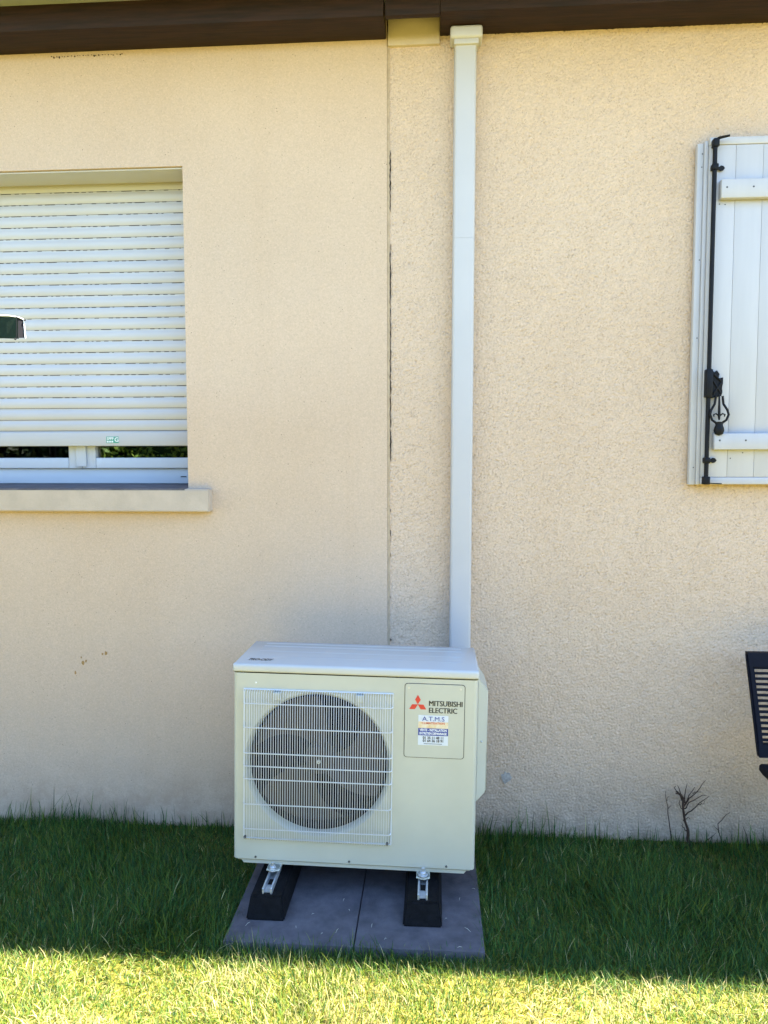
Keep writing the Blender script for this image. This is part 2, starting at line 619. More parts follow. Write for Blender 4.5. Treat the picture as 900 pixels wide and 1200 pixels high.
# filler patch and rust marks on the render
p = MB()
pts = []
for k in range(14):
    a = 2 * math.pi * k / 14
    r = 0.024 * random.uniform(0.7, 1.15)
    pts.append((0.291 + r * math.cos(a) * 0.85, 0.245 + r * math.sin(a)))
p.prism(pts[::-1], -0.0042, 0.004)
tag(p.build('filler_patch', M_patch, house), 'small pale grey filler patch on the roughcast')
for (x, z, r) in ((-1.463, 0.69, 0.013), (-1.450, 0.697, 0.008), (-1.363, 0.731, 0.010), (-1.378, 0.727, 0.006), (-1.497, 0.647, 0.008), (-1.470, 0.712, 0.005)):
    p = MB()
    pts = []
    for k in range(9):
        a = 2 * math.pi * k / 9
        rr = r * random.uniform(0.5, 1.1)
        pts.append((x + rr * math.cos(a) * 0.7, z + rr * math.sin(a)))
    p.prism(pts[::-1], YS - 0.0012, 0.0)
    p.build('rust_mark', M_rust, house)

# timber under the eaves
b = MB(); b.box(-6, JX - 0.003, -0.157, 0.05, 3.139, 3.30, 0.004); tag(b.build('beam', M_wood, house, True), 'dark brown timber beam over the smooth wall')
b = MB(); b.box(JX + 0.003, 0.0115, -0.154, -0.128, 3.141, 3.30, 0.003); b.build('beam_board', M_wood, house, True)
b = MB(); b.box(0.0125, 6, -0.154, 0.05, 3.147, 3.30, 0.004); tag(b.build('beam', M_wood, house, True), 'dark brown timber beam over the roughcast wall')
b = MB(); b.box(JX + 0.004, 0.0115, -0.014, 0.05, 3.112, 3.23, 0.002); tag(b.build('plaster_block', M_block, house, True), 'smooth plaster block set between the two timber beams')
# crumbs of an old nest along the beam
for k in range(26):
    b = MB()
    x = -1.52 + k * 0.0115 + random.uniform(-.004, .004)
    s = random.uniform(0.0010, 0.0026)
    b.box(x - s, x + s, YS - 0.004, YS + 0.002, 3.122 - s + random.uniform(-.004, .006), 3.122 + s, 0.0008, 1)
    b.build('mud_crumb', M_crack, house)
# soffit, roof and gutter
b = MB()
x = -6.0
while x < 6:
    b.box(x, x + 0.119, -0.50, -0.05, 3.232, 3.244)
    x += 0.12
b.box(-6, 6, -0.52, -0.50, 3.222, 3.32)
tag(b.build('soffit', M_soffit, house), 'pale soffit boards under the roof overhang')
b = MB()
b.prism([(-6.1, 0), (6.1, 0), (6.1, 0.05), (-6.1, 0.05)], 0, 1) if False else None
b._add([(-6.1, -0.54, 3.325), (6.1, -0.54, 3.325), (6.1, 3.6, 5.4), (-6.1, 3.6, 5.4),
        (-6.1, -0.54, 3.365), (6.1, -0.54, 3.365), (6.1, 3.6, 5.44), (-6.1, 3.6, 5.44)],
       [(3, 2, 1, 0), (4, 5, 6, 7), (0, 1, 5, 4), (1, 2, 6, 5), (3, 0, 4, 7)])
b._add([(6.1, 7.6, 3.365), (-6.1, 7.6, 3.365), (-6.1, 3.6, 5.44), (6.1, 3.6, 5.44)], [(0, 1, 2, 3)])
b._add([(-6, 0, 3.3), (-6, 7.2, 3.3), (-6, 3.6, 5.41)], [(0, 1, 2)])
b._add([(6, 0, 3.3), (6, 7.2, 3.3), (6, 3.6, 5.41)], [(0, 1, 2)])
b.build('roof', M_tile, house)
b = MB()
pts = []
for k in range(9):
    a = math.pi + math.pi * k / 8
    pts.append((-0.574 + 0.05 * math.cos(a), 3.345 + 0.05 * math.sin(a)))
for k in range(8, -1, -1):
    a = math.pi + math.pi * k / 8
    pts.append((-0.574 + 0.047 * math.cos(a), 3.345 + 0.047 * math.sin(a)))
n = len(pts)
b._add([(-6.1, y, z) for y, z in pts] + [(6.1, y, z) for y, z in pts],
       [(i, (i + 1) % n, (i + 1) % n + n, i + n) for i in range(n)])
b.build('gutter', M_gutter, house, True)

# window sill
b = MB()
b._add([(-2.4, -0.052, 1.324), (-0.902, -0.052, 1.324), (-0.902, 0.0, 1.324), (-2.4, 0.0, 1.324),
        (-2.4, -0.052, 1.414), (-0.902, -0.052, 1.414), (-0.902, 0.0, 1.418), (-2.4, 0.0, 1.418)],
       [(3, 2, 1, 0), (4, 5, 6, 7), (0, 1, 5, 4), (1, 2, 6, 5), (2, 3, 7, 6), (3, 0, 4, 7)])
bmesh.ops.bevel(b.b, geom=b.b.edges[:], offset=0.004, segments=2, affect='EDGES')
sill = b.build('window_sill', M_sill, house, True)
b = MB()
b._add([(WX0 + .002, -0.050, 1.4165), (WX1 - .002, -0.050, 1.4165), (WX1 - .002, 0.24, 1.430), (WX0 + .002, 0.24, 1.430),
        (WX0 + .002, -0.050, 1.4060), (WX1 - .002, -0.050, 1.4060), (WX1 - .002, 0.24, 1.4060), (WX0 + .002, 0.24, 1.4060)],
       [(0, 1, 2, 3), (4, 5, 1, 0), (7, 6, 5, 4), (5, 6, 2, 1), (4, 0, 3, 7), (6, 7, 3, 2)])
tag(b.build('sill_top', M_silltop, sill), 'weathered grey top face of the window sill')

# window behind the roller shutter
win = tag(link('window', None, house), 'white casement window behind the half-lowered roller shutter')
FY = 0.205
b = MB()
b.box(WX0, WX1 + .10, FY, FY + 0.07, 1.4302, 1.496, 0.003)
b.box(WX0, WX0 + 0.05, FY + 0.001, FY + 0.069, 1.497, WZ1)
b.box(WX1 + 0.05, WX1 + .10, FY + 0.001, FY + 0.069, 1.497, WZ1)
b.build('frame', M_pvc, win, True)
b = MB()
b.box(-1.105, -1.08, FY - 0.0012, FY + 0.001, 1.458, 1.462)
b.build('drain_slot', M_slot, win)
MX = -1.537
for (xa, xb) in ((WX0 + 0.02, MX - 0.0015), (MX + 0.0015, WX1 + 0.08)):
    b = MB()
    b.box(xa + 0.06, xb - 0.06, FY - 0.018, FY + 0.04, 1.4965, 1.543, 0.005)
    b.box(xa, xa + 0.0595, FY - 0.018, FY + 0.04, 1.4965, 2.66, 0.004)
    b.box(xb - 0.0595, xb, FY - 0.018, FY + 0.04, 1.4965, 2.66, 0.004)
    s = b.build('sash', M_pvc, win, True)
    b = MB()
    b.box(xa + 0.05, xb - 0.05, FY + 0.008, FY + 0.014, 1.53, 2.66)
    b.build('pane', M_glass, win)
b = MB(); b.box(MX - 0.024, MX + 0.022, FY - 0.027, FY - 0.0185, 1.504, 2.64, 0.004)
b.build('centre_cover', M_pvc, win, True)
# near-black box behind the glass: the unlit room's darkness painted on its faces
b = MB()
b._add([(-2.9, 0.6, 0.5), (-0.4, 0.6, 0.5), (-0.4, 0.6, 3.2), (-2.9, 0.6, 3.2)], [(0, 1, 2, 3)])
b._add([(-2.9, 0.31, 1.2), (-2.9, 0.6, 1.2), (-0.4, 0.6, 1.2), (-0.4, 0.31, 1.2)], [(0, 1, 2, 3)])
b._add([(-2.9, 0.31, 2.9), (-2.9, 0.6, 2.9), (-0.4, 0.6, 2.9), (-0.4, 0.31, 2.9)], [(0, 1, 2, 3)])
b._add([(-2.9, 0.31, 0.5), (-2.9, 0.6, 0.5), (-2.9, 0.6, 3.2), (-2.9, 0.31, 3.2)], [(0, 1, 2, 3)])
b._add([(-0.4, 0.31, 0.5), (-0.4, 0.6, 0.5), (-0.4, 0.6, 3.2), (-0.4, 0.31, 3.2)], [(0, 1, 2, 3)])
b.build('room_lining', M_dark, win)

# roller shutter
rs = tag(link('roller_shutter', None, house), 'white slatted roller shutter lowered almost to the sill')
RY = 0.155
PIT = 0.0477


def slat_mesh(open_, seed=0):
    rr = random.Random(seed)
    b = MB()
    n = 7
    top, bot = PIT - 0.0015, 0.0065
    prof = []
    for k in range(n + 1):
        t = k / n
        z = bot + (top - bot) * t
        y = -0.0055 * math.sin(math.pi * t) ** 0.7
        prof.append((y, z))
    prof = [(0.004, bot)] + prof + [(0.004, top)]
    m_ = len(prof)
    xa, xb = WX0 + 0.003, WX1 - 0.003
    b._add([(xa, y, z) for y, z in prof] + [(xb, y, z) for y, z in prof],
           [(i, i + 1, i + 1 + m_, i + m_) for i in range(m_ - 1)])
    b.box(xa, xb, 0.0010, 0.006, -0.004, bot + 0.001)
    if open_:
        b.mi = 1
        b.box(xa, xb, 0.0004, 0.003, 0.0046, 0.0055)
        x = xa + 0.01
        while x < xb - 0.03:
            ln = rr.choice((0.019, 0.019, 0.019, 0.008, 0.044))
            b.box(x, min(x + ln, xb - .002), 0.0002, 0.003, 0.0030, 0.0056)
            x += ln + rr.choice((0.012, 0.012, 0.016, 0.043))
    else:
        b.mi = 1
        b.box(xa, xb, 0.0003, 0.003, 0.0044, 0.0058)
    return b.mesh('slat', [M_slat, M_slot], True, 50)


ms_o, ms_c = [slat_mesh(True, q_) for q_ in range(5)], slat_mesh(False)
for k in range(22):
    s = link('slat', ms_c if k < 3 else ms_o[(k * 2) % 5], rs)
    s.location = (0, RY + random.uniform(-.0012, .0012), 1.653 + k * PIT)
    s.rotation_euler = (0, random.uniform(-.0007, .0007), 0)
b = MB()
b.box(WX0 + 0.003, WX1 - 0.003, RY - 0.009, RY + 0.006, 1.593, 1.6525, 0.003)
bb = b.build('bottom_bar', M_slat, rs, True)
b = MB(); b.box(-1.407, -1.353, RY - 0.0105, RY - 0.0085, 1.605, 1.633)
lab = tag(b.build('label_plate', M_label, rs), 'small green printed label on the shutter bottom bar')
link('lettering', text_mesh('SPPF', 0.017, -1.404, 1.6185, RY - 0.0112, M_white, 0.0004, width=0.03), lab)
link('lettering', text_mesh('G', 0.026, -1.371, 1.611, RY - 0.0112, M_white, 0.0005), lab)
for k in range(3):
    b = MB(); b.box(-1.404 + k * .010, -1.397 + k * .010, RY - 0.0113, RY - 0.0104, 1.6075, 1.6145)
    b.build('print_mark', M_white, lab)
b = MB(); b.box(WX0 + .001, WX1 - .001, 0.004, RY - .02, WZ1 - 0.007, WZ1 - 0.001, 0.001, 1)
b.build('box_panel', M_slat, rs)
for xg in (WX0, WX1 - 0.028):
    b = MB(); b.box(xg + .0015, xg + 0.0265, RY - 0.018, RY - 0.0115, 1.432, WZ1 - 0.001, 0.002)
    b.build('guide_rail', M_slat, rs, True) if xg == WX0 else b.b.free()

# hinged shutter on the roughcast
sh = tag(link('shutter', None, house), 'white vertical-board shutter with black iron locking bar')
SX0, SX1, SZ0, SZ1 = 1.011, 1.63, 1.436, 2.719
b = MB(); b.box(0.973, 0.996, -0.032, -0.006, 1.434, 2.706, 0.003); b.build('edge_strip', M_shut, sh, True)
b = MB(); b.box(0.9965, SX0 - 0.0005, -0.040, -0.006, 1.4345, 2.712, 0.003); b.build('edge_strip', M_shut, sh, True)
xe = [SX0, 1.107, 1.205, 1.303, 1.401, 1.499, 1.597]
for k in range(6):
    b = MB(); b.box(xe[k] + 0.0003, xe[k + 1] - 0.0003, -0.050, -0.010, SZ0 + 0.028, SZ1 - 0.028, 0.0016)
    b.build('board', M_shut, sh, True)
b = MB(); b.box(SX0, 1.60, -0.053, -0.010, SZ1 - 0.027, SZ1, 0.003); b.build('end_rail', M_shut, sh, True)
b = MB(); b.box(SX0, 1.60, -0.053, -0.010, SZ0, SZ0 + 0.027, 0.003); b.build('end_rail', M_shut, sh, True)
for (za, zb, xa) in ((2.490, 2.560, 1.047), (1.567, 1.629, 1.047)):
    b = MB(); b.box(xa, 1.58, -0.078, -0.0505, za, zb, 0.005)
    bt = b.build('batten', M_shut, sh, True)
    for xx in (xa + 0.02, xa + 0.115, xa + 0.215):
        b = MB(); b.lathe((xx, -0.0782, (za + zb) / 2 + 0.004), [(0.0032, -0.0008), (0.0035, 0.0), (0.0035, 0.004)], 10, cap=True)
        b.build('screw', M_screw, bt, True)
for (xx, zz, yy) in ((0.991, 2.668, -.0325), (0.990, 2.62, -.0325), (0.990, 2.28, -.0325), (0.989, 1.99, -.0325), (0.988, 1.50, -.0325), (1.052, 2.478, -.0503), (1.072, 2.476, -.0503), (1.163, 1.556, -.0503), (1.118, 1.535, -.0503)):
    b = MB(); b.lathe((xx, yy, zz), [(0.0022, -0.0006), (0.0025, 0.0), (0.0025, 0.003)], 8, cap=True)
    b.build('nail', M_screw, sh, True)
# locking bar
bx = 1.024
lb = link('locking_bar', None, sh)
b = MB(); b.tube([(bx, -0.068, 1.452), (bx, -0.068, 2.700)], 0.0082, 12)
bar = b.build('locking_bar', M_iron, sh, True)
bpy.data.objects.remove(lb)
b = MB()
b.box(bx - 0.010, bx + 0.012, -0.082, -0.053, 2.676, 2.706, 0.004)
b.tube([(bx, -0.074, 2.700), (bx + .012, -0.078, 2.706), (bx + .045, -0.085, 2.710)], [.006, .0055, .004], 8)
b.build('bar_hook', M_iron, bar, True)
b = MB()
b.box(bx - 0.012, bx + 0.012, -0.080, -0.053, 1.436, 1.466, 0.003)
b.tube([(bx, -0.074, 1.441), (bx + 0.055, -0.076, 1.439)], .0022, 6)
b.build('bar_hook', M_iron, bar, True)
for zz in (2.605, 1.527):
    b = MB()
    b.box(bx - 0.0115, bx + 0.0115, -0.081, -0.0535, zz - 0.011, zz + 0.011, 0.004)
    b.prism([(bx + .0117, zz - .006), (bx + .020, zz - .005), (bx + .026, zz - .010), (bx + .035, zz - .008), (bx + .041, zz), (bx + .035, zz + .008), (bx + .026, zz + .010), (bx + .020, zz + .005), (bx + .0117, zz + .006)], -0.058, -0.0535)
    b.build('bar_guide', M_iron, bar, True)
# latch with ornate drop handle
b = MB()
zt = 1.868
b.box(bx - 0.0135, bx + 0.010, -0.086, -0.0535, zt - 0.105, zt, 0.004)
b.prism([(bx + .0102, zt - .108), (bx + .048, zt - .100), (bx + .052, zt - .085), (bx + .050, zt - .070), (bx + .053, zt - .052), (bx + .053, zt - .030), (bx + .036, zt - .034), (bx + .040, zt - .018), (bx + .030, zt - .004), (bx + .022, zt - .012), (bx + .0102, zt - .001)][::1], -0.066, -0.0535)
b.tube([(bx + .020, -.067, zt - .020), (bx + .046, -.067, zt - .045)], .004, 8)
b.tube([(bx + .046, -.067, zt - .050), (bx + .018, -.067, zt - .092)], .004, 8)
b.tube([(bx + .018, -.067, zt - .045), (bx + .046, -.067, zt - .090)], .0035, 8)
lt = b.build('latch_plate', M_iron, bar, True)
b = MB()
hx, hy = bx + 0.038, -0.074
for s in (-1, 1):
    b.tube([(hx + s * .012, hy, zt - .100), (hx + s * .016, hy, zt - .130), (hx + s * .029, hy - .004, zt - .152), (hx + s * .034, hy - .006, zt - .170), (hx + s * .026, hy - .006, zt - .190), (hx + s * .008, hy - .006, zt - .203)], .0046, 8)
    b.tube([(hx, hy - .004, zt - .176), (hx + s * .012, hy - .005, zt - .166), (hx + s * .021, hy - .005, zt - .170), (hx + s * .019, hy - .005, zt - .177)], .0028, 8)
b.tube([(hx, hy, zt - .095), (hx, hy - .003, zt - .150), (hx, hy - .004, zt - .172), (hx, hy - .005, zt - .190)], [.003, .005, .0055, .003], 8)
b.lathe((hx, hy - .006, zt - .226), [(0.002, -.022), (.014, -.017), (.019, -.004), (.017, .008), (.013, .017), (.015, .028), (.004, .030)], 14, 'z', True)
b.build('drop_handle', M_iron, bar, True)

# ================================================================== TRUNKING
tr = empty('pipe_trunking', (0.105, 0, 0), 'tall white plastic pipe trunking running up the wall behind the outdoor unit', 'trunking')


def duct(z0, z1, name):
    b = MB()
    prof = []
    hw, d, r = 0.0405, 0.056, 0.010
    prof.append((-hw, -0.0065))
    for k in range(5):
        a = math.pi + (math.pi / 2) * k / 4
        prof.append((-hw + r + r * math.cos(a), -d + r + r * math.sin(a)))
    for k in range(5):
        a = 1.5 * math.pi + (math.pi / 2) * k / 4
        prof.append((hw - r + r * math.cos(a), -d + r + r * math.sin(a)))
    prof.append((hw, -0.0065))
    n = len(prof)

    def sk(z):
        return (z - 1.9) * 0.0036
    b._add([(x + sk(z0), y, z0) for x, y in prof] + [(x + sk(z1), y, z1) for x, y in prof],
           [(i, (i + 1) % n, (i + 1) % n + n, i + n) for i in range(n)] + [tuple(range(n)), tuple(range(2 * n - 1, n - 1, -1))])
    return b.build(name, M_duct, tr, True, 60)


duct(0.35, 2.374, 'cover')
duct(2.3746, 3.118, 'cover')
b = MB()
b._add([(x + (z - 1.9) * .0036, y, z) for z in (0.33, 3.11) for x, y in ((-.0425, .004), (-.0425, -.012), (.0425, -.012), (.0425, .004))],
       [(0, 1, 5, 4), (1, 2, 6, 5), (2, 3, 7, 6), (0, 1, 2, 3), (4, 5, 6, 7)])
b.build('backing_channel', M_duct, tr)
b = MB()
b.box(-0.054, 0.066, -0.074, 0.004, 3.099, 3.1455, 0.010, 3)
b.box(-0.040, 0.052, -0.066, -0.002, 3.080, 3.100, 0.003)
b.build('end_cap', M_duct, tr, True)

# ================================================================== OUTDOOR UNIT
U0 = Vector((-0.2765, -0.3725, 0.1385))
unit = empty('outdoor_unit', U0, 'ivory heat pump outdoor unit with round fan behind a wire grille', 'outdoor unit', rot=(0, 0.0155, 0))
HW, FYU, BYU = 0.4125, -0.1575, 0.1575
# casing: sides, back and a front panel with the round fan opening
FC = (-0.1235, 0.358)
RO = 0.2505
b = MB()
fz0, fz1 = 0.010, 0.668
RB = 0.014
# front face around the hole
NS = 72
inner, outer = [], []
rx0, rx1, rz0, rz1 = -HW + RB, HW - RB, fz0 + 0.008, fz1
angs = sorted(set([2 * math.pi * k / NS for k in range(NS)] + [math.atan2(z - FC[1], x - FC[0]) % (2 * math.pi) for x in (rx0, rx1) for z in (rz0, rz1)]))
for a in angs:
    ca, sa = math.cos(a), math.sin(a)
    inner.append((FC[0] + RO * ca, FYU, FC[1] + RO * sa))
    ts = []
    if ca > 1e-9: ts.append((rx1 - FC[0]) / ca)
    if ca < -1e-9: ts.append((rx0 - FC[0]) / ca)
    if sa > 1e-9: ts.append((rz1 - FC[1]) / sa)
    if sa < -1e-9: ts.append((rz0 - FC[1]) / sa)
    t = min(ts)
    outer.append((FC[0] + t * ca, FYU, FC[1] + t * sa))
na = len(angs)
b._add(inner + outer, [(i, i + na, (i + 1) % na + na, (i + 1) % na) for i in range(na)])
# rounded vertical corners, sides, back
prof = []
for k in range(7):
    a = 1.5 * math.pi - (math.pi / 2) * k / 6
    prof.append((-HW + RB + RB * math.cos(a), FYU + RB + RB * math.sin(a)))
prof += [(-HW, BYU), (HW, BYU)]
for k in range(7):
    a = (-math.pi / 2) * k / 6
    prof.append((HW - RB + RB * math.cos(a), FYU + RB + RB * math.sin(a)))
n = len(prof)
b._add([(x, y, rz0) for x, y in prof] + [(x, y, rz1) for x, y in prof],
       [(i, i + 1, i + 1 + n, i + n) for i in range(n - 1)])
b._add([(rx0, FYU, rz0), (rx1, FYU, rz0), (rx1 - .002, FYU + .008, fz0), (rx0 + .002, FYU + .008, fz0)], [(0, 1, 2, 3)])
b.build('casing', M_body, unit, True, 35)
# bell mouth
b = MB()
b.lathe((FC[0], FYU, FC[1]), [(RO, 0.0), (RO - .004, .003), (RO - 0.009, 0.010), (RO - 0.012, 0.024), (RO - 0.013, 0.060), (RO - 0.013, 0.10)], 72)
b.build('fan_shroud', M_body, unit, True, 60, recalc=False)
# dark interior and heat exchanger
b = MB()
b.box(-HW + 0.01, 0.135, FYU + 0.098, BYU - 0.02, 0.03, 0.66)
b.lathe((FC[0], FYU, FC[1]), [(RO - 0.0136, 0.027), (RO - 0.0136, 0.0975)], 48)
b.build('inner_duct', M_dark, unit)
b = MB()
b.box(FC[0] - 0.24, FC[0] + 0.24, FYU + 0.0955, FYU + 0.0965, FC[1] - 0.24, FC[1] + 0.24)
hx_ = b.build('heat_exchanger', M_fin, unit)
# fan
fan = link('fan', None, unit)
b = MB()
b.lathe((FC[0], FYU + 0.030, FC[1]), [(0.001, 0.0), (0.030, 0.002), (0.048, 0.010), (0.052, 0.022), (0.052, 0.060)], 32)
b.build('hub', M_fan, fan, True)
b = MB(); b.lathe((FC[0], FYU + 0.022, FC[1]), [(0.0015, 0.0), (0.006, 0.001), (0.007, 0.010)], 12)
b.build('shaft_nut', M_steel, fan, True)
for kb in range(3):
    b = MB()
    nr, nt2 = 8, 8
    vs_ = []
    for i in range(nr + 1):
        r = 0.046 + (0.228 - 0.046) * i / nr
        sweep = 0.55 * (i / nr) ** 1.3
        span = rad(78) * (0.75 + 0.3 * i / nr)
        for j in range(nt2 + 1):
            t = j / nt2 - 0.5
            a = rad(100 + 120 * kb) + sweep + span * t
            y = FYU + 0.052 + 0.062 * (t) * (1.1 - 0.35 * i / nr) + 0.010 * math.cos(math.pi * t)
            vs_.append((FC[0] + r * math.cos(a), y, FC[1] + r * math.sin(a)))
    fs = []
    for i in range(nr):
        for j in range(nt2):
            a0 = i * (nt2 + 1) + j
            fs.append((a0, a0 + 1, a0 + nt2 + 2, a0 + nt2 + 1))
    b._add(vs_, fs)
    b.build('blade', M_fan, fan, True, 80)
# wire grille
gr_ = link('fan_grille', None, unit)
GX0, GX1, GZ0, GZ1 = -0.375, 0.128, 0.094, 0.612
GY = FYU - 0.020
b = MB()
b.tube([(0, FYU + .002, GZ1), (0, GY + .006, GZ1 - .001), (0, GY, GZ1 - 0.008), (0, GY, GZ0 + 0.008), (0, GY + .006, GZ0 + .001), (0, FYU + .002, GZ0)], 0.00105, 5)
mw = b.mesh('wire', M_grille, True, 80)
NW = 61
for k in range(NW):
    o = link('wire', mw, gr_)
    o.location = (GX0 + 0.006 + (GX1 - GX0 - 0.012) * k / (NW - 1), 0, 0)
b = MB()
b.tube([(GX0, FYU + .002, 0), (GX0 + .001, GY + .008, 0), (GX0 + 0.006, GY + .0028, 0), (GX1 - 0.006, GY + .0028, 0), (GX1 - .001, GY + .008, 0), (GX1, FYU + .002, 0)], 0.0020, 6)
mh = b.mesh('cross_wire', M_grille, True, 80)
for fz in (0.085, 0.245, 0.415, 0.502, 0.588, 0.758, 0.925):
    o = link('cross_wire', mh, gr_)
    o.location = (0, 0, GZ1 - (GZ1 - GZ0) * fz)
for (xa, xb, za, zb) in ((GX0 - .003, GX1 + .003, GZ1 - .001, GZ1 + .003), (GX0 - .003, GX1 + .003, GZ0 - .003, GZ0 + .001),
                         (GX0 - .003, GX0 + .001, GZ0 + .0015, GZ1 - .0015), (GX1 - .001, GX1 + .003, GZ0 + .0015, GZ1 - .0015)):
    b = MB(); b.box(xa, xb, FYU - .004, FYU + .001, za, zb, 0.001, 1)
    b.build('grille_border', M_grille, gr_)
for xx in (-0.262, 0.018):
    b = MB(); b.box(xx - .012, xx + .012, FYU - 0.016, FYU - 0.0005, GZ1 - 0.030, GZ1 - 0.004, 0.002)
    b.build('grille_clip', M_body, gr_, True)
for (xx, zz) in ((GX0 + .008, GZ0 + .012), (GX1 - .010, GZ0 + .012)):
    b = MB(); b.lathe((xx, GY - .003, zz), [(0.001, -.001), (.005, 0), (.005, .006)], 10)
    b.build('screw', M_screw, gr_, True)
# lid with shallow ribs
b = MB()
b.box(-HW - 0.003, HW + 0.003, FYU - 0.003, BYU + 0.003, 0.6695, 0.700, 0.009, 3)
lid = b.build('lid', M_lid, unit, True, 50)
for yy in (-0.055, 0.015, 0.085, 0.125):
    b = MB(); b.box(-HW + 0.05, HW - 0.05, yy - 0.006, yy + 0.006, 0.6985, 0.7006, 0.0005, 1)
    b.build('lid_rib', M_lid, lid, True)
me = text_mesh('PRO-ODY', 0.034, 0, 0, 0, M_black, 0.0012, shear=0.3, width=0.085)
for v in me.vertices:
    v.co = Vector((v.co.x - HW + 0.04, v.co.z - 0.115, 0.7006))
link('lettering', me, lid)
# base pan
b = MB()
b.prism([(-HW + 0.035, 0.0), (HW - 0.035, 0.0), (HW - 0.022, 0.0165), (-HW + 0.022, 0.0165)], FYU + 0.007, BYU - 0.005)
b.build('base_pan', M_body, unit)
for xx in (-0.335, -0.012, 0.318):
    b = MB(); b.lathe((xx, FYU - .0015, 0.026), [(0.001, -.001), (.0038, 0), (.0038, .004)], 10)
    b.build('screw', M_screw, unit, True)
b = MB(); b.lathe((-0.335, FYU - .0010, 0.6355), [(0.001, -.001), (.003, 0), (.003, .004)], 10)
b.build('screw', M_white, unit, True)
# badge panel with recessed outline
PX0, PX1, PZ0, PZ1 = 0.170, 0.367, 0.401, 0.650


def rrect(x0, x1, z0, z1, r, n=4):
    p_ = []
    for cx, cz, a0 in ((x1 - r, z1 - r, 0), (x0 + r, z1 - r, 90), (x0 + r, z0 + r, 180), (x1 - r, z0 + r, 270)):
        for k in range(n + 1):
            a = rad(a0 + 90 * k / n)
            p_.append((cx + r * math.cos(a), cz + r * math.sin(a)))
    return p_


b = MB(); b.prism(rrect(PX0 - .0022, PX1 + .0022, PZ0 - .0022, PZ1 + .0022, .010), FYU - 0.0004, FYU + .002)
bp_ = link('badge_panel', None, unit)
b.build('panel_gap', M_screw, bp_)
b = MB(); b.prism(rrect(PX0, PX1, PZ0, PZ1, .009), FYU - 0.0020, FYU + .002)
b.build('panel_face', M_body, bp_)
for xx in (PX0 + .013, PX1 - .013):
    b = MB(); b.lathe((xx, FYU - .0026, PZ1 - .014), [(0.0005, .0006), (.0038, .0002), (.0045, .0012)], 12)
    b.build('screw', M_steel, bp_, True)
# three-diamond emblem
ex, ez, sd = 0.2125, 0.5810, 0.0290


def emblem_rhomb(a0):
    d1 = Vector((math.cos(rad(a0 - 30)), math.sin(rad(a0 - 30)))) * sd * 0.98
    d2 = Vector((math.cos(rad(a0 + 30)), math.sin(rad(a0 + 30)))) * sd * 0.98
    return [(ex, ez), (ex + d1.x, ez + d1.y), (ex + d1.x + d2.x, ez + d1.y + d2.y), (ex + d2.x, ez + d2.y)]


for a0 in (90, 210, 330):
    pts = emblem_rhomb(a0)
    pts = [(ex + (x - ex) * 0.66, ez + (z - ez) * 0.66) for x, z in pts]
    b = MB(); b.prism(pts, FYU - .0027, FYU - .0015)
    b.build('emblem_diamond', M_red, bp_)
for k in range(3):                 # heavy sans capitals: the strokes thickened sideways
    link('lettering', text_mesh('MITSUBISHI', 0.0255, 0.2495 + k * .0007, 0.5775, FYU - .0026 - k * .0001, M_black, 0.0, width=0.1100), bp_)
    link('lettering', text_mesh('ELECTRIC', 0.0255, 0.2495 + k * .0007, 0.5540, FYU - .0026 - k * .0001, M_black, 0.0, width=0.0930), bp_)
# installer's sticker
stk = tag(link('sticker', None, unit), 'small white, orange and blue printed sticker below the emblem')
TX0, TX1, TZ0, TZ1 = 0.2150, 0.3150, 0.4435, 0.5450
b = MB(); b.box(TX0, TX1, FYU - .0026, FYU - .0012, TZ0, TZ1); b.build('paper', M_stick, stk)
b = MB(); b.box(TX0 + .0004, TX1 - .0004, FYU - .0029, FYU - .0024, 0.5015, 0.5235); b.build('orange_band', M_orange, stk)
b = MB(); b.box(TX0 + .0004, TX1 - .0004, FYU - .0029, FYU - .0024, 0.4765, 0.5013); b.build('blue_band', M_navy, stk)
cxs = (TX0 + TX1) / 2
for (txt, size, z, mt, wd, bo) in (('A.T.M.S', 0.021, 0.5265, M_navy, 0.074, .0), ('CLIMATISATION', 0.010, 0.5155, M_red, 0.076, .0001),
                                   ('VENTE - INSTALLATION', 0.0115, 0.4915, M_white, 0.090, .0003), ('ENTRETIEN DEPANNAGE', 0.0115, 0.4800, M_white, 0.090, .0003),
                                   ('01 35 11 48 11', 0.0125, 0.4650, M_black, 0.068, .0003), ('01 64 36 18 91', 0.0125, 0.4545, M_black, 0.068, .0003)):
    link('lettering', text_mesh(txt, size, cxs - wd / 2, z, FYU - .0034, mt, bo, width=wd), stk)
b = MB(); b.box(TX0 + .02, TX1 - .02, FYU - .0031, FYU - .0024, 0.4478, 0.4492); b.build('print_line', M_screw, stk)
# side service cover
b = MB()
b._add([(HW + .001, -.085, .215), (HW + .001, .13, .215), (HW + .001, .13, .655), (HW + .001, -.085, .655),
        (HW + .040, -.055, .245), (HW + .040, .12, .245), (HW + .040, .12, .605), (HW + .040, -.055, .605)],
       [(0, 1, 2, 3), (7, 6, 5, 4), (0, 4, 5, 1), (1, 5, 6, 2), (2, 6, 7, 3), (3, 7, 4, 0)])
bmesh.ops.bevel(b.b, geom=b.b.edges[:], offset=0.005, segments=2, affect='EDGES')
cv = b.build('service_cover', M_body, unit, True)
b = MB(); b.lathe((HW + .02, -.0775, .43), [(0.001, -.001), (.003, 0), (.003, .004)], 8); b.build('screw', M_steel, cv, True)
# rear coil guard seen from other sides
b = MB()
for k in range(30):
    zz = 0.06 + k * 0.02
    b.box(-HW + .03, 0.30, BYU + .0005, BYU + .004, zz, zz + .006)
tag(b.build('coil_guard', M_dark, unit), kind='stuff')
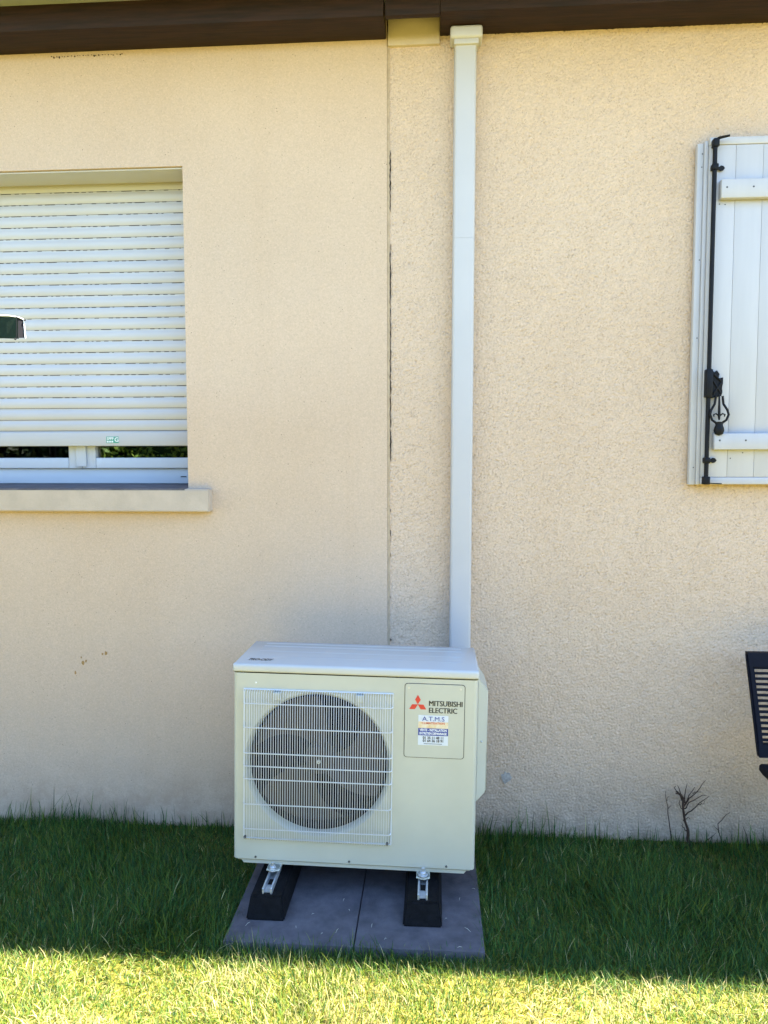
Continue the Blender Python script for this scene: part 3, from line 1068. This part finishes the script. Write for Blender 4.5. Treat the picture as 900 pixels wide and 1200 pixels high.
# mounting feet of the unit
for xx in (-0.268, 0.2405):
    b = MB()
    b.box(xx - 0.0225, xx + 0.0225, FYU - 0.030, FYU + 0.03, -0.0050, 0.0, 0.0015, 1)
    b.lathe((xx, FYU - 0.012, -0.005), [(.0225, 0), (.0225, .005)], 16, 'z', True)
    b.build('foot_bracket', M_body, unit, True)
    b = MB(); b.box(xx - 0.0225, xx + 0.0225, BYU - 0.02, BYU + 0.03, -0.0050, 0.0, 0.0015, 1); b.build('foot_bracket', M_body, unit)

# ================================================================== PAVING SLABS, RUBBER FEET
SZT = 0.035


def slab(x0, x1, label):
    b = MB()
    b.box(x0 + .0005, x1 - .0005, -0.782, -0.225, -0.02, SZT, 0.002, 2)
    o = b.build('paving_slab', M_slab, None, True)
    o.location = (0, 0, 0)
    return tag(o, label, 'paving slab', 'paving slabs under the outdoor unit')


slab(-0.655, -0.2470, 'dark grey paving slab under the fan side of the outdoor unit')
s2 = slab(-0.2460, 0.1545, 'dark grey paving slab under the badge side of the outdoor unit')
s2.rotation_euler = (0, 0, 0.0025)

BOLT = []


def rubber_foot(x, label):
    r = empty('rubber_foot', (x, -0.43, SZT), label, 'rubber foot', 'rubber mounting feet')
    top = 0.072
    b = MB()
    b._add([(-.064, -.245, 0), (.064, -.245, 0), (.064, .21, 0), (-.064, .21, 0),
            (-.052, -.222, top), (.052, -.222, top), (.052, .20, top), (-.052, .20, top)],
           [(3, 2, 1, 0), (4, 5, 6, 7), (0, 1, 5, 4), (1, 2, 6, 5), (2, 3, 7, 6), (3, 0, 4, 7)])
    bmesh.ops.bevel(b.b, geom=b.b.edges[:], offset=0.005, segments=2, affect='EDGES')
    b.build('block', M_rubber, r, True)
    rail = link('rail', None, r)
    for (xa, xb) in ((-.0165, -.0105), (.0105, .0165)):
        b = MB(); b.box(xa, xb, -.212, .18, top - .002, top + .0185, 0.001, 1); b.build('rail_lip', M_steel, rail)
    b = MB(); b.box(-.0104, .0104, -.206, .18, top + .001, top + .004); b.build('rail_web', M_steel, rail)
    b = MB(); b.box(-.008, .008, -.165, -.135, top + .0042, top + .006); b.build('rail_slot', M_slot, rail)
    b = MB()
    b.lathe((0, -.122, top + 0.032), [(.016, 0), (.016, .003)], 18, 'z', True)
    b.lathe((0, -.122, top + 0.0352), [(.0115, 0), (.0115, .008), (.009, .010)], 6, 'z', True)
    b.lathe((0, -.122, top + 0.0452), [(.0058, 0), (.0058, .012)], 10, 'z', True)
    b.build('bolt', M_steel, r, True)
    return r


rubber_foot(-0.5465, 'black rubber mounting foot with metal rail under the fan side of the outdoor unit')
rubber_foot(-0.0360, 'black rubber mounting foot with metal rail under the badge side of the outdoor unit')

# bits of straw on the slabs
for (x, y, a, ln) in ((-0.598, -0.695, 1.1, .030), (-0.397, -0.629, 0.4, .012), (-0.306, -0.71, 1.3, .030), (-0.305, -0.543, 1.4, .022), (-0.198, -0.676, 1.5, .026),
                      (0.088, -0.512, 1.4, .022), (0.108, -0.677, -0.9, .040), (0.040, -0.625, 0.3, .010), (0.139, -0.449, -0.3, .016), (0.08, -0.765, 0.2, .020), (-0.352, -0.728, 0.9, .012),
                      (-.44, -.70, 1.9, .014), (-.15, -.74, .7, .012), (-.28, -.60, 2.2, .011)):
    b = MB()
    ln *= .75
    dx, dy = math.cos(a) * ln / 2, math.sin(a) * ln / 2
    b.tube([(-dx, -dy, .0), (0, 0.001, .0025), (dx, dy, .0005)], [.0004, .0009, .0004], 5)
    o = b.build('straw_bit', M_straw)
    o.location = (x, y, SZT + .0012)
    tag(o, 'pale dry straw bit lying on the grey paving slabs', 'straw', 'straw bits on the paving slabs')

# ================================================================== GARDEN CHAIR
ch = empty('garden_chair', (1.37, -0.45, 0), 'dark navy slatted garden chair against the roughcast wall', 'chair')
CW = 0.232


def back_pt(x, t, off=0.0):      # t 0 bottom .. 1 top of the backrest, leaning to the wall
    z = 0.486 + t * 0.338
    y = 0.135 + t * 0.115 + off
    return (x, y, z)


b = MB()


def beam(b, p0, p1, wx, wy):
    p0, p1 = Vector(p0), Vector(p1)
    vs_ = []
    for p_ in (p0, p1):
        for sx, sy in ((-1, -1), (1, -1), (1, 1), (-1, 1)):
            vs_.append((p_.x + sx * wx, p_.y + sy * wy, p_.z))
    b._add(vs_, [(0, 1, 2, 3), (7, 6, 5, 4), (0, 4, 5, 1), (1, 5, 6, 2), (2, 6, 7, 3), (3, 7, 4, 0)])


for s in (-1, 1):
    beam(b, back_pt(s * (CW - .011 - .002), 0), back_pt(s * (CW - .011 + .003), 1), .011, .012)
bmesh.ops.bevel(b.b, geom=b.b.edges[:], offset=0.005, segments=2, affect='EDGES')
y0, z0 = back_pt(0, 0)[1:]
y1, z1 = back_pt(0, .125)[1:]


def panel(b, t0, t1, x0, x1, th=.010):
    a, c_ = back_pt(0, t0), back_pt(0, t1)
    b._add([(x0, a[1] - th, a[2]), (x1, a[1] - th, a[2]), (x1, a[1] + th, a[2]), (x0, a[1] + th, a[2]),
            (x0, c_[1] - th, c_[2]), (x1, c_[1] - th, c_[2]), (x1, c_[1] + th, c_[2]), (x0, c_[1] + th, c_[2])],
           [(3, 2, 1, 0), (4, 5, 6, 7), (0, 1, 5, 4), (1, 2, 6, 5), (2, 3, 7, 6), (3, 0, 4, 7)])


panel(b, -0.01, .115, -CW + .004, CW - .004, .0118)
panel(b, .870, 1.01, -CW + .0005, CW - .0005, .0125)
b.build('back_frame', M_chair, ch, True)
for k in range(14):
    t = .150 + k * (.702 / 13)
    b = MB(); panel(b, t - .0105, t + .0105, -CW + .020, CW - .020, .005)
    b.build('back_slat', M_chair, ch)
b = MB()
b.prism([(-CW, .442), (-CW + .012, .425), (CW - .012, .425), (CW, .442), (CW, .458), (CW - .006, .464), (-CW + .006, .464), (-CW, .458)], -0.30, 0.115)
b.build('seat', M_chair, ch, True)
for (sx, y, yt) in ((-1, .13, .10), (1, .13, .10), (-1, -.28, -.26), (1, -.28, -.26)):
    b = MB(); b.tube([(sx * .145, y, 0.0), (sx * .150, yt, .428)], .011, 10)
    b.build('leg', M_chair, ch, True)
for s in (-1, 1):
    b = MB(); beam(b, (s * (CW - .08), .105, .440), (s * (CW - .08), .136, .50), .010, .010)
    b.build('back_bracket', M_chair, ch)

# ================================================================== SUN CANOPY
sc = empty('sun_canopy', (-1.60, -0.95, 0), 'dark green fabric sun canopy corner with white piping in front of the roller shutter', 'canopy')


def cp(x, y, z): return (x + 1.60, y + 0.95, z)


XR = -0.996
b = MB()
nseg = 14
vs_, fs = [], []
for i in range(nseg + 1):
    x = -2.4 + (XR - .012 + 2.4) * i / nseg
    sag = 0.004 * math.sin(i * 2.1)
    vs_ += [cp(x, -1.20 + sag * .5, 1.8745 - (.004 if i == nseg else 0)), cp(x, -1.205 - sag, 1.822 + sag * .4), cp(x, -1.202 - sag, 1.822 + sag * .4), cp(x, -1.197 + sag * .5, 1.8745)]
for i in range(nseg):
    for k in range(4):
        fs.append((i * 4 + k, i * 4 + (k + 1) % 4, i * 4 + 4 + (k + 1) % 4, i * 4 + 4 + k))
b._add(vs_, fs)
b.build('valance', M_canvas, sc, True)
b = MB()
b._add([cp(XR - .012, -1.199, 1.872), cp(XR - .004, -1.190, 1.866), cp(XR - .001, -1.193, 1.824), cp(XR - .011, -1.204, 1.822),
        cp(XR - .014, -1.197, 1.872), cp(XR - .006, -1.188, 1.866), cp(XR - .003, -1.191, 1.824), cp(XR - .013, -1.202, 1.822)],
       [(0, 1, 2, 3), (7, 6, 5, 4), (0, 4, 5, 1), (1, 5, 6, 2), (2, 6, 7, 3), (3, 7, 4, 0)])
b._add([cp(XR - .006, -1.188, 1.8665), cp(-1.30, -0.72, 1.915), cp(-1.298, -0.72, 1.905), cp(XR - .003, -1.19, 1.8245)], [(0, 1, 2, 3)])
b.build('side_valance', M_canvas_in, sc)
b = MB()
b._add([cp(-2.4, -1.199, 1.8755), cp(XR - .012, -1.199, 1.8735), cp(XR - .005, -1.189, 1.868), cp(-1.30, -0.70, 1.918), cp(-2.4, -0.70, 1.924),
        cp(-2.4, -1.199, 1.8775), cp(XR - .012, -1.199, 1.8755), cp(XR - .005, -1.189, 1.870), cp(-1.30, -0.70, 1.920), cp(-2.4, -0.70, 1.926)],
       [(4, 3, 2, 1, 0), (5, 6, 7, 8, 9), (0, 1, 6, 5), (1, 2, 7, 6), (2, 3, 8, 7), (3, 4, 9, 8), (4, 0, 5, 9)])
b.build('canopy_top', M_canvas, sc)
b = MB()
b.tube([cp(-2.4, -1.2005, 1.8785), cp(-1.7, -1.2005, 1.8790), cp(-1.12, -1.201, 1.8780), cp(-1.03, -1.201, 1.8755), cp(XR - .010, -1.200, 1.8720), cp(XR - .003, -1.190, 1.8680), cp(XR - .001, -1.192, 1.850), cp(XR + .002, -1.194, 1.823)], .0014, 8)
b.build('piping', M_trim, sc, True)
b = MB()
b.tube([cp(XR - .0135, -1.2025, 1.874), cp(XR - .0135, -1.207, 1.818)], .0007, 6)
b.build('corner_seam', M_canvas_in, sc, True)
for (x, y, z) in ((XR + .001, -1.192, 1.8665), (XR - .016, -1.207, 1.8185)):
    b = MB(); b.lathe(cp(x, y, z), [(.0005, -.0025), (.0025, -.001), (.0025, .001), (.0005, .0025)], 8, 'z', True)
    b.build('stud', M_black, sc, True)
for x in (-1.35, -2.3):
    b = MB(); b.tube([cp(x, -0.95, 0.0), cp(x, -0.95, 1.893)], .019, 12)
    b.build('pole', M_chair, sc, True)

# ================================================================== DEAD TWIGS
TW = -0.03


def twig(name, label, cat, strokes, group=None, base=None):
    o = empty(name, (strokes[0][0][0][0], TW, 0), label, cat, group)
    for pts, r in strokes:
        b = MB()
        q = []
        n_ = len(pts)
        for i, (x, z) in enumerate(pts):
            q.append((x - strokes[0][0][0][0], random.uniform(-.012, .010) * (i / n_), z))
        # subdivide with a little crookedness
        q2 = [q[0]]
        for a, c_ in zip(q, q[1:]):
            for t in (.33, .66, 1):
                j = 0.0035 if t < 1 else 0
                q2.append(tuple(a[i] + (c_[i] - a[i]) * t + random.uniform(-j, j) for i in range(3)))
        rs_ = [1.05 * r * (1 - .65 * i / (len(q2) - 1)) for i in range(len(q2))]
        b.tube(q2, rs_, 6)
        b.build('stem' if r > .003 else 'branch', M_twig, o, True)
    return o


twig('dead_plant', 'dead brown twiggy plant standing against the roughcast wall', 'plant', [
    ([(1.012, -.01), (1.006, .048), (.989, .122), (.984, .192), (.968, .212), (.952, .216)], .0062),
    ([(.984, .185), (.972, .208), (.957, .220)], .0075),
    ([(.984, .192), (.960, .246)], .0026), ([(.989, .175), (.997, .255)], .0024), ([(.988, .165), (.999, .185), (1.027, .241)], .0028),
    ([(.988, .160), (1.006, .193), (1.042, .225), (1.069, .267)], .0028), ([(.990, .15), (1.006, .178), (1.057, .21), (1.075, .205)], .0024),
    ([(.991, .12), (1.030, .158), (1.083, .207)], .0028), ([(.986, .14), (.972, .165), (.970, .19)], .0022), ([(1.02, .215), (1.035, .218), (1.05, .225)], .0018), ([(.987, .10), (1.004, .118), (1.012, .108)], .002), ([(.960, .218), (.950, .232), (.953, .240)], .0022), ([(1.000, .06), (.985, .075), (.980, .095)], .0022), ([(1.04, .170), (1.060, .172), (1.066, .186)], .0018)])
twig('dead_stalk', 'thin dead stalk leaning beside the twiggy plant, nearest the outdoor unit', 'stalk', [
    ([(.945, 0.0), (.930, .11), (.925, .159), (.913, .222)], .0024), ([(.927, .15), (.938, .168)], .0014), ([(.922, .18), (.928, .20)], .0014)], 'dead stalks by the wall')
twig('dead_stalk', 'forked dead stalk between the twiggy plant and the garden chair', 'stalk', [
    ([(1.140, 0.0), (1.119, .095), (1.162, .145)], .0024), ([(1.066, .005), (1.113, .056)], .0020), ([(1.12, .07), (1.105, .085)], .0015)], 'dead stalks by the wall')
twig('dead_stalk', 'short straight dead stalk in the grass below the garden chair', 'stalk', [
    ([(1.245, 0.0), (1.215, .087)], .0022)], 'dead stalks by the wall')

# ================================================================== GRASS


def grass(name, n, xr, yr, hmin, hmax, wid, seed, lab, mask=None, dens=None, tall=False, tri_only=False):
    g = np.random.default_rng(seed)
    x = g.uniform(*xr, n)
    y = g.uniform(*yr, n)
    keep = np.ones(n, bool)
    keep &= ~((x > -0.650) & (x < 0.150) & (y > -0.776) & (y < -0.23))
    if mask is not None:
        keep &= mask(x, y, g)
    x, y = x[keep], y[keep]
    n = len(x)

    # smooth random fields over the lawn
    def fld(s, ph):
        r = np.random.default_rng(ph)
        v = np.zeros(n)
        for _ in range(7):
            a = r.uniform(0, 2 * np.pi)
            f = s * r.uniform(.6, 1.7)
            v += np.sin((x * np.cos(a) + y * np.sin(a)) * f + r.uniform(0, 6.28))
        return v / 7 ** .5
    ang = 1.5 * fld(7, 1) + g.normal(0, 1.5, n) + (np.pi * .5)
    hgt = g.uniform(hmin, hmax, n) * (1 + .22 * fld(6, 2)) * g.choice([1, 1, 1, .6, .8, 1.2, 1.25, 1.6], n)
    lean = np.clip(g.normal(.88, .38, n) + .18 * fld(5, 3), .05, 1.5)
    sunny = np.clip((-.79 - y + .03 * fld(8, 9)) / .10, 0, 1)        # mown shorter in the sunlit strip; also steers the painted sun and shade tint
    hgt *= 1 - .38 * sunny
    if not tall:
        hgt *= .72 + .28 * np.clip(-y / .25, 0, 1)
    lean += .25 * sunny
    if tall:
        lean = np.clip(g.normal(.30, .22, n), 0, .9)
    wd = wid * g.uniform(.6, 1.3, n)
    bend = g.uniform(.2, .7, n)
    dx, dy = np.cos(ang), np.sin(ang)
    px, py = -dy, dx
    tw = g.uniform(-.7, .7, n)
    qx, qy = px * np.cos(tw) + dx * np.sin(tw), py * np.cos(tw) + dy * np.sin(tw)
    vs_ = []
    for (t, ww) in ((0, 1), (.45, .85), (.78, .5), (1, 0)):
        th = lean * (0.35 + bend * t)
        rr = hgt * t
        hx = rr * np.sin(th)
        hz = rr * np.cos(th)
        cx, cy, cz = x + dx * hx, np.minimum(y + dy * hx, -.012), hz
        if ww > 0:
            vs_.append(np.stack([cx - qx * wd * ww / 2, np.minimum(cy - qy * wd * ww / 2, -.009), cz], 1))
            vs_.append(np.stack([cx + qx * wd * ww / 2, np.minimum(cy + qy * wd * ww / 2, -.009), cz], 1))
        else:
            vs_.append(np.stack([cx, cy, cz], 1))
    V = np.stack(vs_, 1)          # n,7,3
    base = (np.arange(n) * 7)[:, None]
    quads = np.concatenate([base + np.array([[0, 1, 3, 2]]), base + np.array([[2, 3, 5, 4]])])
    tris = base + np.array([[4, 5, 6]])
    me = np_mesh(name, V.reshape(-1, 3), quads, tris, smooth=True)
    # tints: fresh green, yellow green, dead straw; sun and shade contrast painted in
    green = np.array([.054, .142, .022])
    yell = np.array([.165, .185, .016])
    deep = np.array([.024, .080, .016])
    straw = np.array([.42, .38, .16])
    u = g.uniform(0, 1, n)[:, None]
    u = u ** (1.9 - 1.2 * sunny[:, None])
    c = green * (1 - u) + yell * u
    d = g.uniform(0, 1, n) < .42 - .27 * sunny  # more deep green in the shaded strip, painting the eave's shadow darker
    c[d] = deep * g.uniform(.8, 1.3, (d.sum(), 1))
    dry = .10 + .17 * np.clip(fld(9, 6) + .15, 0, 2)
    dry = dry * (.14 + 1.6 * sunny)      # dry straw, thickened in the sunlit strip to put sun brightness into the tint
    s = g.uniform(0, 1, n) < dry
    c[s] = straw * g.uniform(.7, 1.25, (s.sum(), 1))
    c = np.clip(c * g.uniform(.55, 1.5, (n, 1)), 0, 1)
    C = np.ones((n, 7, 4))
    C[:, :, :3] = c[:, None, :]
    at = me.color_attributes.new('tint', 'FLOAT_COLOR', 'POINT')
    at.data.foreach_set('color', C.astype(np.float32).ravel())
    me.materials.append(M_grass)
    o = link(name, me)
    tag(o, lab, 'grass', kind='stuff')
    return o


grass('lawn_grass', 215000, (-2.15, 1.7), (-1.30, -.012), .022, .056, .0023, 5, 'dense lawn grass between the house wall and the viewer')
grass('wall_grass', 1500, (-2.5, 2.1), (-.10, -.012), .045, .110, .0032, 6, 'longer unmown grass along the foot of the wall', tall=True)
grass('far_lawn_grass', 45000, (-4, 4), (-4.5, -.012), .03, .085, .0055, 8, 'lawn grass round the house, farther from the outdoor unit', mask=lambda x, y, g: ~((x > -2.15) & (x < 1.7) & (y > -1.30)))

# ================================================================== HEDGE OPPOSITE (seen mirrored in the window pane)


def leafy(name, label, cat, n, boxes, lo, hi, size, seed, trunk):
    g = np.random.default_rng(seed)
    root = empty(name, (trunk[0], trunk[1], 0), label, cat)
    P = []
    for (x0, x1, y0, y1, z0, z1, k) in boxes:
        m_ = int(n * k)
        p_ = np.stack([g.uniform(x0, x1, m_), g.uniform(y0, y1, m_), g.uniform(z0, z1, m_)], 1)
        p_[:, 1] += .12 * np.sin(p_[:, 0] * 3.1) + .08 * np.sin(p_[:, 2] * 5 + p_[:, 0])
        P.append(p_)
    P = np.concatenate(P)
    n = len(P)
    a = g.normal(0, 1, (n, 3)); a /= np.linalg.norm(a, axis=1)[:, None]
    t = g.normal(0, 1, (n, 3)); t -= a * (a * t).sum(1)[:, None]; t /= np.linalg.norm(t, axis=1)[:, None]
    s = size * g.uniform(.6, 1.4, (n, 1))
    V = np.stack([P - a * s, P + t * s * .4, P + a * s, P - t * s * .4], 1) - np.array([trunk[0], trunk[1], 0])
    q = (np.arange(n) * 4)[:, None] + np.array([[0, 1, 2, 3]])
    me = np_mesh('foliage', V.reshape(-1, 3), quads=q)
    u = g.uniform(0, 1, (n, 1))
    c = np.array(lo) * (1 - u) + np.array(hi) * u
    C = np.ones((n, 4, 4)); C[:, :, :3] = c[:, None, :]
    at = me.color_attributes.new('tint', 'FLOAT_COLOR', 'POINT')
    at.data.foreach_set('color', C.astype(np.float32).ravel())
    me.materials.append(M_leaf)
    link('foliage', me, root)
    bx_ = boxes[0]
    b = MB(); b.box(bx_[0] - trunk[0] + .1, bx_[1] - trunk[0] - .1, bx_[2] - trunk[1] + .18, bx_[3] - trunk[1] - .30, .1, bx_[5] - .15)
    b.build('inner_growth', M_core, root)
    b = MB(); b.tube([(0, 0, 0), (0, 0, 1.4)], [.06, .03], 8)
    b.build('trunk', M_bark, root)
    return root


leafy('hedge', 'green clipped hedge across the lawn, mirrored in the window', 'hedge', 60000, [(-5.9, 9, -9.2, -8.5, .05, 2.7, 1.0)], (.06, .12, .02), (.20, .28, .05), .07, 21, (0, -8.9))
leafy('conifer', 'dark conifer beside the hedge, mirrored in the window', 'tree', 20000, [(-10.5, -6.05, -9.4, -8.5, .05, 3.0, 1.0)], (.010, .022, .010), (.022, .040, .016), .08, 22, (-7.3, -9.0))
print('objects', len(bpy.data.objects), 'tris', sum(len(o.data.polygons) for o in bpy.data.objects if o.type == 'MESH'))
